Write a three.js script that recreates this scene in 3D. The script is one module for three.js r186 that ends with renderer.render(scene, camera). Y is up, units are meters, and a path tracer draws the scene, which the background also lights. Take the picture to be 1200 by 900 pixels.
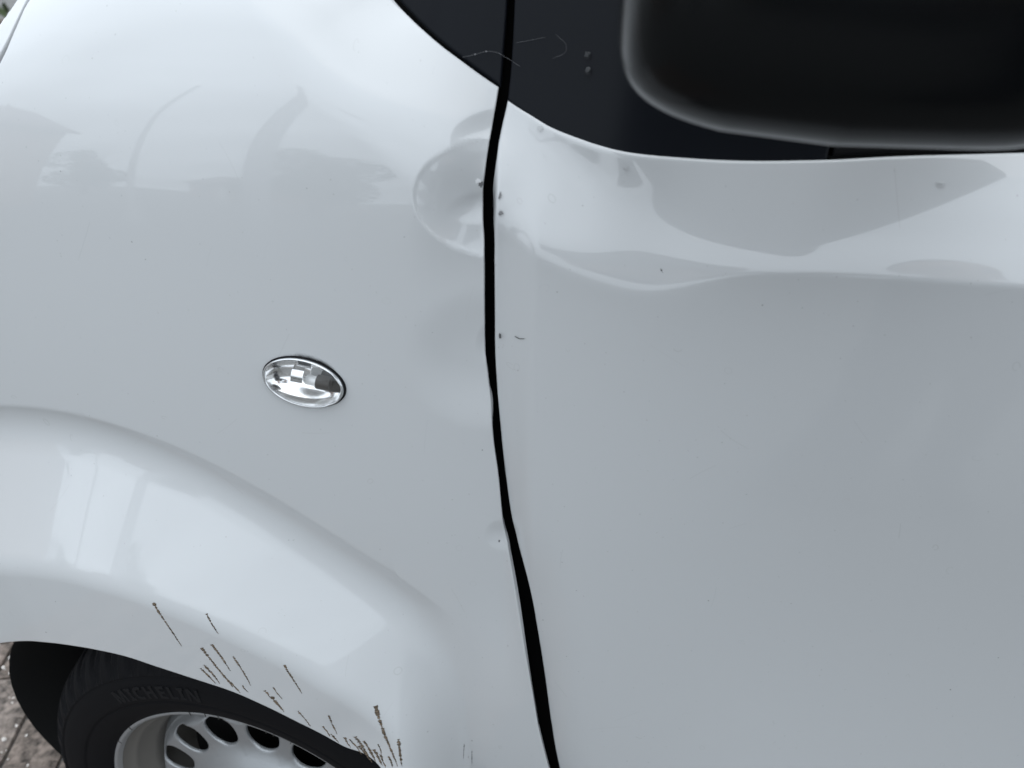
import * as THREE from 'three';
import { mergeGeometries, mergeVertices } from 'three/addons/utils/BufferGeometryUtils.js';
import { MarchingCubes } from 'three/addons/objects/MarchingCubes.js';
import { TextGeometry } from 'three/addons/geometries/TextGeometry.js';
import { FontLoader } from 'three/addons/loaders/FontLoader.js';
import { ImprovedNoise } from 'three/addons/math/ImprovedNoise.js';

const R = Math.PI / 180;
const scene = new THREE.Scene();

// ---- camera: a phone held close to the front wing, looking down and a little forward along the van
const camera = new THREE.PerspectiveCamera(2 * Math.atan(450 / 902) / R, 4 / 3, 0.02, 400);
camera.position.set(0, 1.315, 0.52);
camera.rotation.set(-29.5 * R, 8 * R, 0, 'YXZ');
camera.focus = 0.72;
camera.userData.fStop = 6;

// ---- an overcast, slightly blue sky with streaky cloud
const perlin = new ImprovedNoise();
const fbm = (x, y, z, n = 5) => { let v = 0, a = 0.5; for (let i = 0; i < n; i++) { v += a * perlin.noise(x, y, z); x *= 2.03; y *= 2.03; z *= 2.03; a *= 0.5; } return v; };
const SKY = 1.5;
{
  const w = 1024, h = 512, data = new Float32Array(w * h * 4);
  for (let j = 0; j < h; j++) for (let i = 0; i < w; i++) {
    const el = ((j + 0.5) / h - 0.5) * Math.PI, az = (i + 0.5) / w * 2 * Math.PI, k = (j * w + i) * 4;
    const dx = Math.cos(el) * Math.cos(az), dy = Math.sin(el), dz = Math.cos(el) * Math.sin(az);
    const flat = 1 / (Math.max(0, dy) + 0.22);                                      // a cloud layer seen from below
    const c = fbm(dx * flat * 0.9 + 7.3, dz * flat * 1.7 + 2.1, 3.7, 6);
    const fine = fbm(dx * flat * 3.1 + 1.3, dz * flat * 5.2 + 8.8, 9.2, 4);
    const v = (1 + 0.55 * c + 0.2 * fine) * SKY * (1 + 0.6 * Math.max(0, dy)) / 1.6;
    data[k] = v * 0.895; data[k + 1] = v * 0.98; data[k + 2] = v * 1.065; data[k + 3] = 1;
  }
  const sky = new THREE.DataTexture(data, w, h, THREE.RGBAFormat, THREE.FloatType);
  sky.mapping = THREE.EquirectangularReflectionMapping;
  sky.minFilter = sky.magFilter = THREE.LinearFilter;
  sky.needsUpdate = true;
  scene.background = sky;
  scene.environment = sky;
}
// ---- the sun, spread wide by the cloud
const sun = new THREE.DirectionalLight(0xfff4e6, 0.5);
sun.position.set(1.5, 9, -3.5);
sun.castShadow = true;
sun.shadow.radius = 170;
Object.assign(sun.shadow.camera, { left: -4, right: 4, top: 4, bottom: -4, near: 0.1, far: 30 });
scene.add(sun);

const renderer = new THREE.WebGLRenderer({ antialias: true });
renderer.setSize(1024, 768);
renderer.toneMapping = THREE.LinearToneMapping;
renderer.toneMappingExposure = 1.45;
renderer.shadowMap.enabled = true;

// ----  the van's left side as one sheet: z(x, y), x to the rear, y up, z out towards the street, metres
const C = {
  shoulder: [[-0.2902, 1.3205], [-0.2463, 1.2819], [-0.2267, 1.2553], [-0.2053, 1.2369], [-0.1718, 1.2166], [-0.1393, 1.1911], [-0.1099, 1.1693], [-0.0836, 1.1614], [-0.0612, 1.1501], [-0.0355, 1.1367], [-0.0069, 1.1244], [0.0307, 1.1147], [0.067, 1.1135], [0.1197, 1.1152], [0.1828, 1.1155], [0.2777, 1.1133], [0.3841, 1.1121]],
  flare: [[-0.791, 0.8672], [-0.6552, 0.9131], [-0.5824, 0.9298], [-0.5189, 0.9363], [-0.462, 0.9339], [-0.4036, 0.9224], [-0.3518, 0.9048], [-0.2925, 0.8753], [-0.2365, 0.8396], [-0.1816, 0.8005], [-0.1451, 0.7699], [-0.1075, 0.7305]],
  lipline: [[-0.8102, 0.6978], [-0.6667, 0.7565], [-0.5873, 0.7814], [-0.5108, 0.7936], [-0.4455, 0.7883], [-0.398, 0.7752], [-0.3457, 0.7533], [-0.2936, 0.7243], [-0.2571, 0.701], [-0.2016, 0.6539], [-0.1589, 0.5879], [-0.1153, 0.4584]],
  lip: [[-0.8622, 0.5163], [-0.7104, 0.6218], [-0.6331, 0.6585], [-0.5777, 0.6807], [-0.5196, 0.692], [-0.4686, 0.6936], [-0.4261, 0.6845], [-0.3859, 0.6736], [-0.3476, 0.6622], [-0.3141, 0.6453], [-0.2837, 0.6283], [-0.2445, 0.6015], [-0.2042, 0.5811], [-0.1477, 0.473], [-0.0991, 0.2974]],
  gapL: [[-0.0925, 1.3148], [-0.0909, 1.2823], [-0.0922, 1.2466], [-0.0933, 1.223], [-0.0956, 1.2003], [-0.0968, 1.1888], [-0.0985, 1.1729], [-0.0999, 1.1595], [-0.0998, 1.1424], [-0.0975, 1.1131], [-0.0973, 1.0431], [-0.0961, 1.0262], [-0.0924, 0.9934], [-0.0895, 0.9542], [-0.0857, 0.9199], [-0.0819, 0.8685], [-0.0776, 0.8432], [-0.0697, 0.7859], [-0.0626, 0.733], [-0.0544, 0.673], [-0.0467, 0.608], [-0.0448, 0.5951], [-0.0337, 0.5301], [-0.0088, 0.3901]],
  gapR: [[-0.0847, 1.3148], [-0.084, 1.2826], [-0.0844, 1.2471], [-0.0858, 1.2231], [-0.0887, 1.2004], [-0.0902, 1.1889], [-0.0928, 1.1731], [-0.0942, 1.1596], [-0.093, 1.1432], [-0.0904, 1.1145], [-0.0887, 1.0469], [-0.0883, 1.0295], [-0.0865, 0.9948], [-0.0838, 0.9544], [-0.0809, 0.9202], [-0.0759, 0.8755], [-0.0703, 0.8483], [-0.0572, 0.7918], [-0.0492, 0.7362], [-0.0416, 0.6749], [-0.0347, 0.6099], [-0.0331, 0.5969], [-0.0248, 0.5316], [-0.0017, 0.3919]],
  trimL: [[-0.2346, 1.3296], [-0.206, 1.3033], [-0.1818, 1.2808], [-0.1654, 1.269], [-0.1497, 1.2591], [-0.1353, 1.2503], [-0.1218, 1.2423], [-0.1088, 1.2341], [-0.0934, 1.2246], [-0.0829, 1.2188]],
  trimR: [[-0.1022, 1.2275], [-0.0866, 1.217], [-0.0691, 1.208], [-0.0493, 1.1994], [-0.0177, 1.1912], [0.0127, 1.1864], [0.0611, 1.1831], [0.1031, 1.1829], [0.1443, 1.1844], [0.196, 1.188], [0.2749, 1.1917], [0.3837, 1.1972]],
  bonnet: [[-0.5381, 1.1797], [-0.5019, 1.2339], [-0.4917, 1.2567], [-0.4838, 1.2787], [-0.4657, 1.2908], [-0.4252, 1.3018]],
};
const sstep = (a, b, v) => { const t = Math.min(1, Math.max(0, (v - a) / (b - a))); return t * t * (3 - 2 * t); };
const ramp = (d, w) => (d <= 0 ? 0 : d < w ? d * d / (2 * w) : d - w / 2);          // a bend of width w, then slope 1
function poly(points) {                                                             // a smooth curve through points as a dense polyline
  const out = [], n = points.length, at = (i) => points[Math.min(n - 1, Math.max(0, i))];
  for (let i = 0; i < n - 1; i++) for (let k = 0; k < 8; k++) {
    const t = k / 8, a = at(i - 1), b = at(i), c = at(i + 1), d = at(i + 2);
    out.push([0, 1].map((m) => 0.5 * (2 * b[m] + (c[m] - a[m]) * t + (2 * a[m] - 5 * b[m] + 4 * c[m] - d[m]) * t * t + (3 * b[m] - a[m] - 3 * c[m] + d[m]) * t ** 3)));
  }
  out.push(points[n - 1]);
  return out;
}
function signed(line, x, y) {                                                       // distance to a polyline, positive on the left of its direction
  let best = 1e9, sign = 1, n = line.length - 1;
  for (let i = 0; i < n; i++) {
    const [ax, ay] = line[i], ux = line[i + 1][0] - ax, uy = line[i + 1][1] - ay, wx = x - ax, wy = y - ay;
    let t = (wx * ux + wy * uy) / (ux * ux + uy * uy);
    t = Math.min(i === n - 1 ? 1e6 : 1, Math.max(i === 0 ? -1e6 : 0, t));
    const dx = wx - t * ux, dy = wy - t * uy, d = dx * dx + dy * dy;
    if (d < best) { best = d; sign = ux * wy - uy * wx > 0 ? 1 : -1; }
  }
  return sign * Math.sqrt(best);
}
function along(line, v, axis = 0) {                                                 // the other coordinate of a curve at x = v (axis 0) or y = v (axis 1)
  const o = 1 - axis, n = line.length, up = line[n - 1][axis] > line[0][axis];
  for (let i = 0; i < n - 1; i++) {
    const a = line[i], b = line[i + 1], lo = up ? a : b, hi = up ? b : a;
    if ((v >= lo[axis] && v <= hi[axis]) || (i === 0 && (up ? v < a[axis] : v > a[axis])) || (i === n - 2 && (up ? v > b[axis] : v < b[axis]))) {
      return a[o] + (b[o] - a[o]) * (v - a[axis]) / (b[axis] - a[axis] || 1e-9);
    }
  }
  return line[0][o];
}
const L = Object.fromEntries(Object.entries(C).map(([k, v]) => [k, poly(v)]));
const SH = [0.38, 0.085, 0.08, 0.85, 2.0, 0.075, 0.25];                                            // how the ledge under the window bends
function base(x, y) {
  let z = -(y > 0.85 ? 0.18 : 0.09) * (y - 0.85) ** 2;
  if (x < -0.05) z -= 0.16 * (x + 0.05) ** 2;                                       // the nose narrows
  if (x > -0.06 && y < 1.115) z -= 0.085 * sstep(-0.06, 0.22, x) * (1.115 - y) * sstep(0.3, 0.9, y);   // the door turns a little down below the ledge
  const far = sstep(-0.35, -1, x), u = Math.max(0, y - 1.11 + 0.12 * far);           // the wing rolls over into the bonnet
  return z - sstep(0, -0.2, x) * (1 + 0.7 * far) * 8 * u ** 3;
}
const dents = [                                                                     // centre, radii, turn, depth, sharpness
  [-0.096, 1.153, 0.054, 0.040, -0.2, 0.0145, 1.0], [-0.102, 1.108, 0.054, 0.085, 0, 0.0062, 2], [-0.104, 1.147, 0.022, 0.0115, 0.12, 0.0016, 1.3],
  [-0.100, 1.199, 0.024, 0.013, 0.1, 0.0020, 1.5], [-0.100, 1.028, 0.062, 0.062, 0.3, 0.0066, 2], [-0.094, 1.041, 0.011, 0.018, 0, 0.0018, 1.5], [-0.083, 0.857, 0.016, 0.018, 0, 0.0020, 1.5],
];
function body(x, y) {
  let z = base(x, y);
  if (L.shoulder) {
    const d = signed(L.shoulder, x, y), w = 0.004 + 0.02 * sstep(-0.06, -0.12, x), s = SH[2] + (SH[3] - SH[2]) * sstep(-0.02, 0.13, x) + SH[6] * sstep(-0.1, -0.18, x);
    const t = Math.max(0, 0.11 - x), u = Math.min(0.12, Math.max(0, t - 0.2)), t2 = Math.min(0.2, t);   // the ledge sweeps in towards the windscreen pillar
    z -= SH[4] * (t2 * t2 / 2 + 0.2 * (u - u * u / 0.24)) * sstep(-0.028, 0.05 + SH[5] * sstep(-0.06, -0.15, x), d);
    const h0 = SH[0] + 0.2 * sstep(0.05, -0.02, x); const e = d + 0.022 * sstep(0.11, 0, x) * sstep(-0.13, -0.07, x); z -= s * (h0 * ramp(e + w * 0.3, w) + (1 - h0) * ramp(e, SH[1]));
  }
  if (L.flare && x < 0) {
    const d = -signed(L.flare, x, y), f = sstep(-0.12, -0.185, x);
    if (d > 0 && f > 0) {
      const a = 0.055, e = ramp(d, 0.004);
      let q = -0.38 * e + (d < a ? 1.0 * d * d / (2 * a) : 1.0 * (d - a / 2));
      q -= 0.56 * ramp(-signed(L.lipline, x, y) + 0.01, 0.026);
      z += f * q;
    }
  }
  z -= 0.12 * ramp(x + 0.157, 0.025) * (1 - sstep(-0.085, -0.055, x)) * sstep(0.62, 0.8, y) * sstep(1.19, 1.12, y);   // the wing's rear edge is bent in
  for (const [cx, cy, rx, ry, turn, depth, p] of dents) {
    const c = Math.cos(turn), s = Math.sin(turn), u = ((x - cx) * c + (y - cy) * s) / rx, v = (-(x - cx) * s + (y - cy) * c) / ry, r = u * u + v * v;
    if (r < 1) z -= depth * (p === 1 ? Math.max(0, 1.03 - Math.sqrt(r + 0.02)) * sstep(1, 0.9, r) : (1 - r) ** p) * (y > 0.95 ? sstep(-0.087, -0.095, x) : 1);
  }
  return z;
}

// ---- helpers
let seed = 20240517;
const rnd = () => { seed = (seed + 0x6d2b79f5) | 0; let t = Math.imul(seed ^ (seed >>> 15), 1 | seed); t = (t + Math.imul(t ^ (t >>> 7), 61 | t)) ^ t; return ((t ^ (t >>> 14)) >>> 0) / 4294967296; };
const between = (a, b) => a + (b - a) * rnd();
const taken = {};
const numbered = (name) => { const n = taken[name] = (taken[name] ?? -1) + 1; return n ? `${name}_${String(n).padStart(3, '0')}` : name; };
function obj(name, geometry, material, parent) {
  const m = new THREE.Mesh(geometry, material);
  m.name = numbered(name); m.castShadow = m.receiveShadow = true;
  (parent ?? scene).add(m);
  return m;
}
function thing(name, label, category, [x, y, z] = [0, 0, 0], turn = 0, group) {
  const o = new THREE.Group();
  o.name = numbered(name); o.position.set(x, y, z); o.rotation.y = turn;
  o.userData = { label, category };
  if (group) o.userData.group = group;
  scene.add(o);
  return o;
}
function tag(o, label, category, group) { Object.assign(o.userData, { label, category }); if (group) o.userData.group = group; return o; }
const mat = (color, roughness, more = {}) => new THREE.MeshStandardMaterial({ color: new THREE.Color().setRGB(...color), roughness, ...more });
const phys = (color, roughness, more = {}) => new THREE.MeshPhysicalMaterial({ color: new THREE.Color().setRGB(...color), roughness, ...more });
const V = (x, y, z) => new THREE.Vector3(x, y, z);
const surf = (x, y, out = 0) => {                                                    // a point on the van's side, raised by out along the normal
  const n = normalAt(x, y);
  return V(x, y, body(x, y)).addScaledVector(n, out);
};
function normalAt(x, y, e = 0.0008) {
  return V(-(body(x + e, y) - body(x - e, y)) / (2 * e), -(body(x, y + e) - body(x, y - e)) / (2 * e), 1).normalize();
}
// A sheet of nu x nv points given by f(u, v), its edges folded over: hem = { u0, u1, v0, v1: [radius, depth] }
function sheet(nu, nv, f, hem = {}, fu = (u) => u, fv = (v) => v) {
  const P = [];
  for (let i = 0; i < nu; i++) { P.push([]); for (let j = 0; j < nv; j++) P[i].push(f(fu(i / (nu - 1)), fv(j / (nv - 1)))); }
  const steps = (h) => (h ? [[0.4, 0.08], [0.7, 0.29], [0.92, 0.62], [1, 1]].map(([a, b]) => [a * h[0], b * h[0]]).concat([[h[0], h[0] + h[1]]]) : []);
  const U0 = steps(hem.u0).reverse(), U1 = steps(hem.u1), V0 = steps(hem.v0).reverse(), V1 = steps(hem.v1);
  const sp = hem.spread ?? 1;
  const pos = [], uv = [], W = V0.length + nv + V1.length, H = U0.length + nu + U1.length;
  const d1 = new THREE.Vector3(), d2 = new THREE.Vector3(), n = new THREE.Vector3();
  for (let a = 0; a < H; a++) for (let b = 0; b < W; b++) {
    const i = Math.min(nu - 1, Math.max(0, a - U0.length)), j = Math.min(nv - 1, Math.max(0, b - V0.length));
    const p = P[i][j].clone();
    d1.subVectors(P[Math.min(nu - 1, i + 1)][j], P[Math.max(0, i - 1)][j]).normalize();
    d2.subVectors(P[i][Math.min(nv - 1, j + 1)], P[i][Math.max(0, j - 1)]).normalize();
    n.crossVectors(d1, d2).normalize();
    const su = a < U0.length ? U0[a] : a >= U0.length + nu ? U1[a - U0.length - nu] : null;
    const sv = b < V0.length ? V0[b] : b >= V0.length + nv ? V1[b - V0.length - nv] : null;
    if (su) p.addScaledVector(d1, (a < U0.length ? -1 : 1) * su[0]);
    if (sv) p.addScaledVector(d2, (b < V0.length ? -1 : 1) * sv[0]);
    p.addScaledVector(n, -Math.max(su ? su[1] : 0, sv ? sv[1] : 0));
    pos.push(p.x, p.y, p.z); uv.push(p.x, p.y);
  }
  const idx = [];
  for (let a = 0; a < H - 1; a++) for (let b = 0; b < W - 1; b++) { const k = a * W + b; idx.push(k, k + W, k + 1, k + 1, k + W, k + W + 1); }
  const g = new THREE.BufferGeometry();
  g.setAttribute('position', new THREE.Float32BufferAttribute(pos, 3));
  g.setAttribute('uv', new THREE.Float32BufferAttribute(uv, 2));
  g.setIndex(idx);
  g.computeVertexNormals();
  return g;
}
function solid(profile, segments = 96, warp) {                                       // a lathe about z from [radius, z] pairs
  const pos = [], idx = [], n = profile.length;
  for (let i = 0; i <= segments; i++) for (let j = 0; j < n; j++) {
    const a = i / segments * 2 * Math.PI; let [r, z] = profile[j];
    if (warp) [r, z] = warp(r, z, a, j);
    pos.push(r * Math.cos(a), r * Math.sin(a), z);
  }
  for (let i = 0; i < segments; i++) for (let j = 0; j < n - 1; j++) { const k = i * n + j; idx.push(k, k + 1, k + n, k + 1, k + n + 1, k + n); }
  const g = new THREE.BufferGeometry();
  g.setAttribute('position', new THREE.Float32BufferAttribute(pos, 3));
  g.setIndex(idx);
  const m = mergeVertices(g, 1e-6);
  m.computeVertexNormals();
  return m;
}
function tube(points, radius, segments = 24, sides = 6) { return new THREE.TubeGeometry(new THREE.CatmullRomCurve3(points), segments, radius, sides); }
function canvasTexture(w, h, draw, srgb = true) {
  const c = document.createElement('canvas'); c.width = w; c.height = h;
  draw(c.getContext('2d'), w, h);
  const t = new THREE.CanvasTexture(c);
  if (srgb) t.colorSpace = THREE.SRGBColorSpace;
  t.wrapS = t.wrapT = THREE.RepeatWrapping;
  return t;
}
function field(n, f) {                                                               // a square DataTexture of grey values f(u, v)
  const d = new Uint8Array(n * n * 4);
  for (let j = 0; j < n; j++) for (let i = 0; i < n; i++) { const k = (j * n + i) * 4, v = f(i / n, j / n), c = Array.isArray(v) ? v : [v, v, v]; for (let m = 0; m < 3; m++) d[k + m] = 255 * Math.min(1, Math.max(0, c[m])); d[k + 3] = 255; }
  const t = new THREE.DataTexture(d, n, n);
  t.wrapS = t.wrapT = THREE.RepeatWrapping; t.magFilter = THREE.LinearFilter; t.minFilter = THREE.LinearFilter; t.needsUpdate = true;
  return t;
}

// ---- materials
const dust = canvasTexture(2048, 2048, (c, w, h) => {                                // specks of dirt and road film on the paint, 0.9 m a side
  c.fillStyle = '#fff'; c.fillRect(0, 0, w, h);
  for (let k = 0; k < 900; k++) { c.fillStyle = `rgba(${90 + 40 * rnd()},${85 + 40 * rnd()},${80 + 40 * rnd()},${between(0.04, 0.22)})`; c.beginPath(); c.ellipse(rnd() * w, rnd() * h, between(0.5, 1.7), between(0.5, 1.5), rnd() * 3, 0, 7); c.fill(); }
  for (let k = 0; k < 70; k++) { c.strokeStyle = `rgba(150,146,140,${between(0.03, 0.12)})`; c.lineWidth = between(0.6, 1.4); c.beginPath(); const x = rnd() * w, y = rnd() * h, a = rnd() * 6.3, l = between(8, 90); c.moveTo(x, y); c.quadraticCurveTo(x + l * 0.5 * Math.cos(a) + between(-4, 4), y + l * 0.5 * Math.sin(a) + between(-4, 4), x + l * Math.cos(a), y + l * Math.sin(a)); c.stroke(); }
  for (let k = 0; k < 60; k++) { c.strokeStyle = `rgba(165,160,152,${between(0.05, 0.16)})`; c.lineWidth = between(1, 2.2); c.beginPath(); c.ellipse(rnd() * w, rnd() * h, between(3, 9), between(3, 8), rnd() * 3, 0, between(3, 6.3)); c.stroke(); }
  for (let k = 0; k < 26; k++) { c.fillStyle = `rgba(60,56,52,${between(0.3, 0.7)})`; c.beginPath(); c.ellipse(rnd() * w, rnd() * h, between(0.7, 1.6), between(0.7, 1.4), rnd() * 3, 0, 7); c.fill(); }
});
dust.repeat.set(1 / 0.9, 1 / 0.9);
const peel = field(512, (u, v) => 0.5 + 0.5 * fbm(8 * Math.cos(2 * Math.PI * u), 8 * Math.sin(2 * Math.PI * u) + 3 * v, 8 * Math.sin(2 * Math.PI * v), 2));
const paint = phys([0.52, 0.53, 0.538], 0.18, { map: dust, clearcoat: 1, clearcoatRoughness: 0.012, ior: 1.5, specularIntensity: 0.5 });
const trimPlastic = phys([0.006, 0.0072, 0.010], 0.42, { specularIntensity: 0.2 });
const mirrorPlastic = phys([0.0025, 0.003, 0.0035], 0.22, { specularIntensity: 0.42 });
const rubber = phys([0.007, 0.007, 0.008], 0.75, { specularIntensity: 0.3 });
const dark = phys([0.006, 0.006, 0.006], 0.95, { specularIntensity: 0.2 });
const seal = phys([0.002, 0.002, 0.002], 1, { specularIntensity: 0 });

// ---- the van
const van = thing('van', 'white van with a dented front wing, seen close from its left side', 'van');
const gL = (y) => along(L.gapL, y, 1), gR = (y) => along(L.gapR, y, 1);
const lipY = (x) => Math.max(along(L.lip, x), x < -0.4 ? 0.56 : 0.36);
const trimLY = (x) => along(L.trimL, x), trimRY = (x) => along(L.trimR, x);
const bonnetY = (x) => Math.max(0.95, along(L.bonnet, x));
const topY = (x) => Math.min(trimLY(x), bonnetY(x));
function solveY(f, s, y) { for (let k = 0; k < 25; k++) y = 0.5 * y + 0.5 * f(gL(y) - s); return y; }
{
  const sMax = 0.86, fu = (u) => { const s = 1 - u; return s * (0.12 + 0.88 * s); };  // columns closer together towards the door gap
  const cache = new Map();
  const ends = (u) => { if (!cache.has(u)) { const s = u * sMax + 0.0012; cache.set(u, [s, solveY(lipY, s, 0.6), solveY(topY, s, 1.2)]); } return cache.get(u); };
  const wing = sheet(430, 420, (u, v) => {
    const [s, y0, y1] = ends(u), y = y0 + (y1 - y0) * v, x = gL(y) - s;
    const e = ((x + 0.2495) / 0.0335) ** 2 + ((y - 1.0005) / 0.0205) ** 2;           // the recess that takes the side indicator
    return V(x, y, body(x, y) - (e < 1 ? 0.02 * Math.min(1, (1 - e) * 4) : 0));
  }, { u1: [0.0012, 0.004], v0: [0.0015, 0.018], v1: [0.003, 0.012] }, fu);
  obj('front_wing', wing, paint, van).userData.label = 'dented white front wing with mud streaks along its arch';
  const bon = sheet(120, 40, (u, v) => {
    const x = -0.8 + 0.5 * u, y = bonnetY(x) + 0.009 + (0.002 + 0.028 * v), z = body(x, y);
    return V(x, y, z);
  }, { v0: [0.002, 0.012], v1: [0.02, 0.02] });
  obj('bonnet', bon, paint, van);
  const bumper = sheet(40, 60, (u, v) => { const x = -1.26 + 0.37 * u, y = 0.22 + 0.33 * v; return V(x, y, body(x, y) - 0.01); }, { u1: [0.003, 0.02], v1: [0.003, 0.01] });
  obj('front_bumper', bumper, paint, van);
}
{
  const yB = 0.3, yT = (x) => trimRY(x) - 0.001;
  const door = sheet(330, 420, (u, v) => {
    // rows follow the window line at the top and level out towards the sill
    const s = 0.002 + 1.1 * u, y = yB + (solveTop(s) - yB) * v, x = gR(y) + s - 0.0005;
    const e = Math.max(0, 0.045 - s), lower = sstep(1.15, 0.65, y);              // its leading edge is rolled in, more so lower down
    return V(x, y, body(x, y) - e * e * (0.05 + 0.17 * lower) / 0.045);
  }, { u0: [0.0025, 0.005], v1: [0.004, 0.01] }, (u) => u * (0.1 + 0.9 * u));
  function solveTop(s) { let y = 1.18; for (let k = 0; k < 20; k++) y = 0.5 * y + 0.5 * yT(gR(y) + s); return y; }
  obj('front_door', door, paint, van);
}
// black trim ahead of and behind the gap, leaning in above the paint
{
  const q = sheet(50, 60, (u, v) => {
    const s = (1 - u) * 0.22 + 0.001, y0 = solveY(trimLY, s, 1.25) + 0.004, y = y0 + (1.62 - y0) * v * (0.1 + 0.9 * v), x = gL(Math.min(y, 1.32)) - s;
    return V(x, y, body(gL(y0) - s, y0) - 0.004 - 0.32 * (y - y0));
  }, { u1: [0.002, 0.015], v0: [0.003, 0.012] });
  obj('quarter_trim', q, trimPlastic, van);
  const sp = sheet(60, 60, (u, v) => {
    const xe = 0.1455, s = u * (xe - gR(1.22)) + 0.001;
    let y0 = 1.2; for (let k = 0; k < 15; k++) y0 = 0.5 * y0 + 0.5 * trimRY(gR(y0) + s);
    y0 += 0.002; const y = y0 + (1.62 - y0) * v * (0.1 + 0.9 * v), x = gR(Math.min(y, 1.32)) + s;
    return V(x, y, body(gR(y0) + s, y0) - 0.002 - 0.32 * (y - y0));
  }, { u0: [0.002, 0.015], u1: [0.003, 0.012], v0: [0.003, 0.012] });
  obj('sail_panel', sp, trimPlastic, van);
  const ws = sheet(60, 8, (u, v) => { const x = 0.151 + 0.8 * u, y = trimRY(x) + 0.004 + 0.02 * v; return V(x, y, body(x, trimRY(x)) - 0.008 - 0.12 * v * 0.02); }, { u0: [0.002, 0.01], v0: [0.003, 0.01], v1: [0.004, 0.01] });
  obj('window_seal', ws, rubber, van);
  const glass = sheet(20, 20, (u, v) => { const x = 0.151 + 0.8 * u, y = trimRY(x) + 0.03 + 0.5 * v; return V(x, y, body(x, trimRY(x)) - 0.018 - 0.3 * (0.03 + 0.5 * v)); });
  obj('window_pane', glass, phys([0.5, 0.55, 0.53], 0.02, { transmission: 1, thickness: 0, side: THREE.DoubleSide }), van);
}
// the dark inside of the body behind the panel gap, the trim and the window
{
  const g = sheet(30, 120, (u, v) => { const y = 0.38 + 1.22 * v, x = gL(Math.min(1.3, y)) - 0.014 + 0.034 * u, e = Math.min(y, 1.19), q = sstep(1.15, 1.24, y); return V(x, y, Math.min(body(gL(e) - 0.01, e), body(gL(e) + 0.015, e)) - 0.010 - 0.012 * q - 0.34 * (y - e)); });
  obj('door_seal', g, seal, van);
  const inner = new THREE.BoxGeometry(2.2, 1.3, 0.3); inner.translate(0.75, 1.15, -0.62);
  obj('cabin_interior', inner, dark, van);
  const bay = new THREE.BoxGeometry(1.0, 0.5, 0.3); bay.translate(-0.6, 0.88, -0.62);
  obj('engine_bay', bay, dark, van);
}
// the wing mirror: a rounded shell swelling from its foot on the sail panel to its blunt outer end
{
  const nz = 60, na = 160, pos = [], idx = [];
  const tip = { x0: -0.006, x1: 0.19, y0: 1.2375, y1: 1.47 };
  for (let k = 0; k <= nz; k++) for (let i = 0; i < na; i++) {
    const t = k / nz, a = i / na * 2 * Math.PI;
    const z = -0.02 + 0.16 * Math.min(1, t / 0.5) + 0.055 * Math.sin(Math.PI / 2 * Math.max(0, (t - 0.5) / 0.5));
    const shrink = t > 0.5 ? Math.pow(Math.max(0, 1 - ((t - 0.5) / 0.5) ** 2), 0.42) : 1;
    const grow = sstep(0, 0.5, t), back = 0.1 * Math.max(0, 0.12 - z) / 0.12;        // its inner end is swept back
    const x0 = tip.x0 + back, x1 = tip.x1 + back, y0 = tip.y0 + 0.01 * (1 - grow), y1 = tip.y1 - 0.06 * (1 - grow);
    const cx = (x0 + x1) / 2, cy = (y0 + y1) / 2, hx = (x1 - x0) / 2, hy = (y1 - y0) / 2, c = Math.cos(a), s = Math.sin(a), e = 0.21;
    const sx = Math.sign(c) * Math.abs(c) ** e, sy = Math.sign(s) * Math.abs(s) ** e;
    const px = cx + hx * shrink * sx, sag = s < 0 ? 0.018 * -sy * Math.max(0, (0.09 - px) / 0.09) ** 2 : 0;   // its lower edge rises towards the front
    pos.push(px, cy + hy * shrink * sy + sag, z);
  }
  for (let k = 0; k < nz; k++) for (let i = 0; i < na; i++) { const a = k * na + i, b = k * na + (i + 1) % na; idx.push(a, b, a + na, b, b + na, a + na); }
  const g = new THREE.BufferGeometry();
  g.setAttribute('position', new THREE.Float32BufferAttribute(pos, 3)); g.setIndex(idx);
  const m = mergeVertices(g, 1e-6); m.computeVertexNormals();
  obj('wing_mirror', m, mirrorPlastic, van);
}
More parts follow.
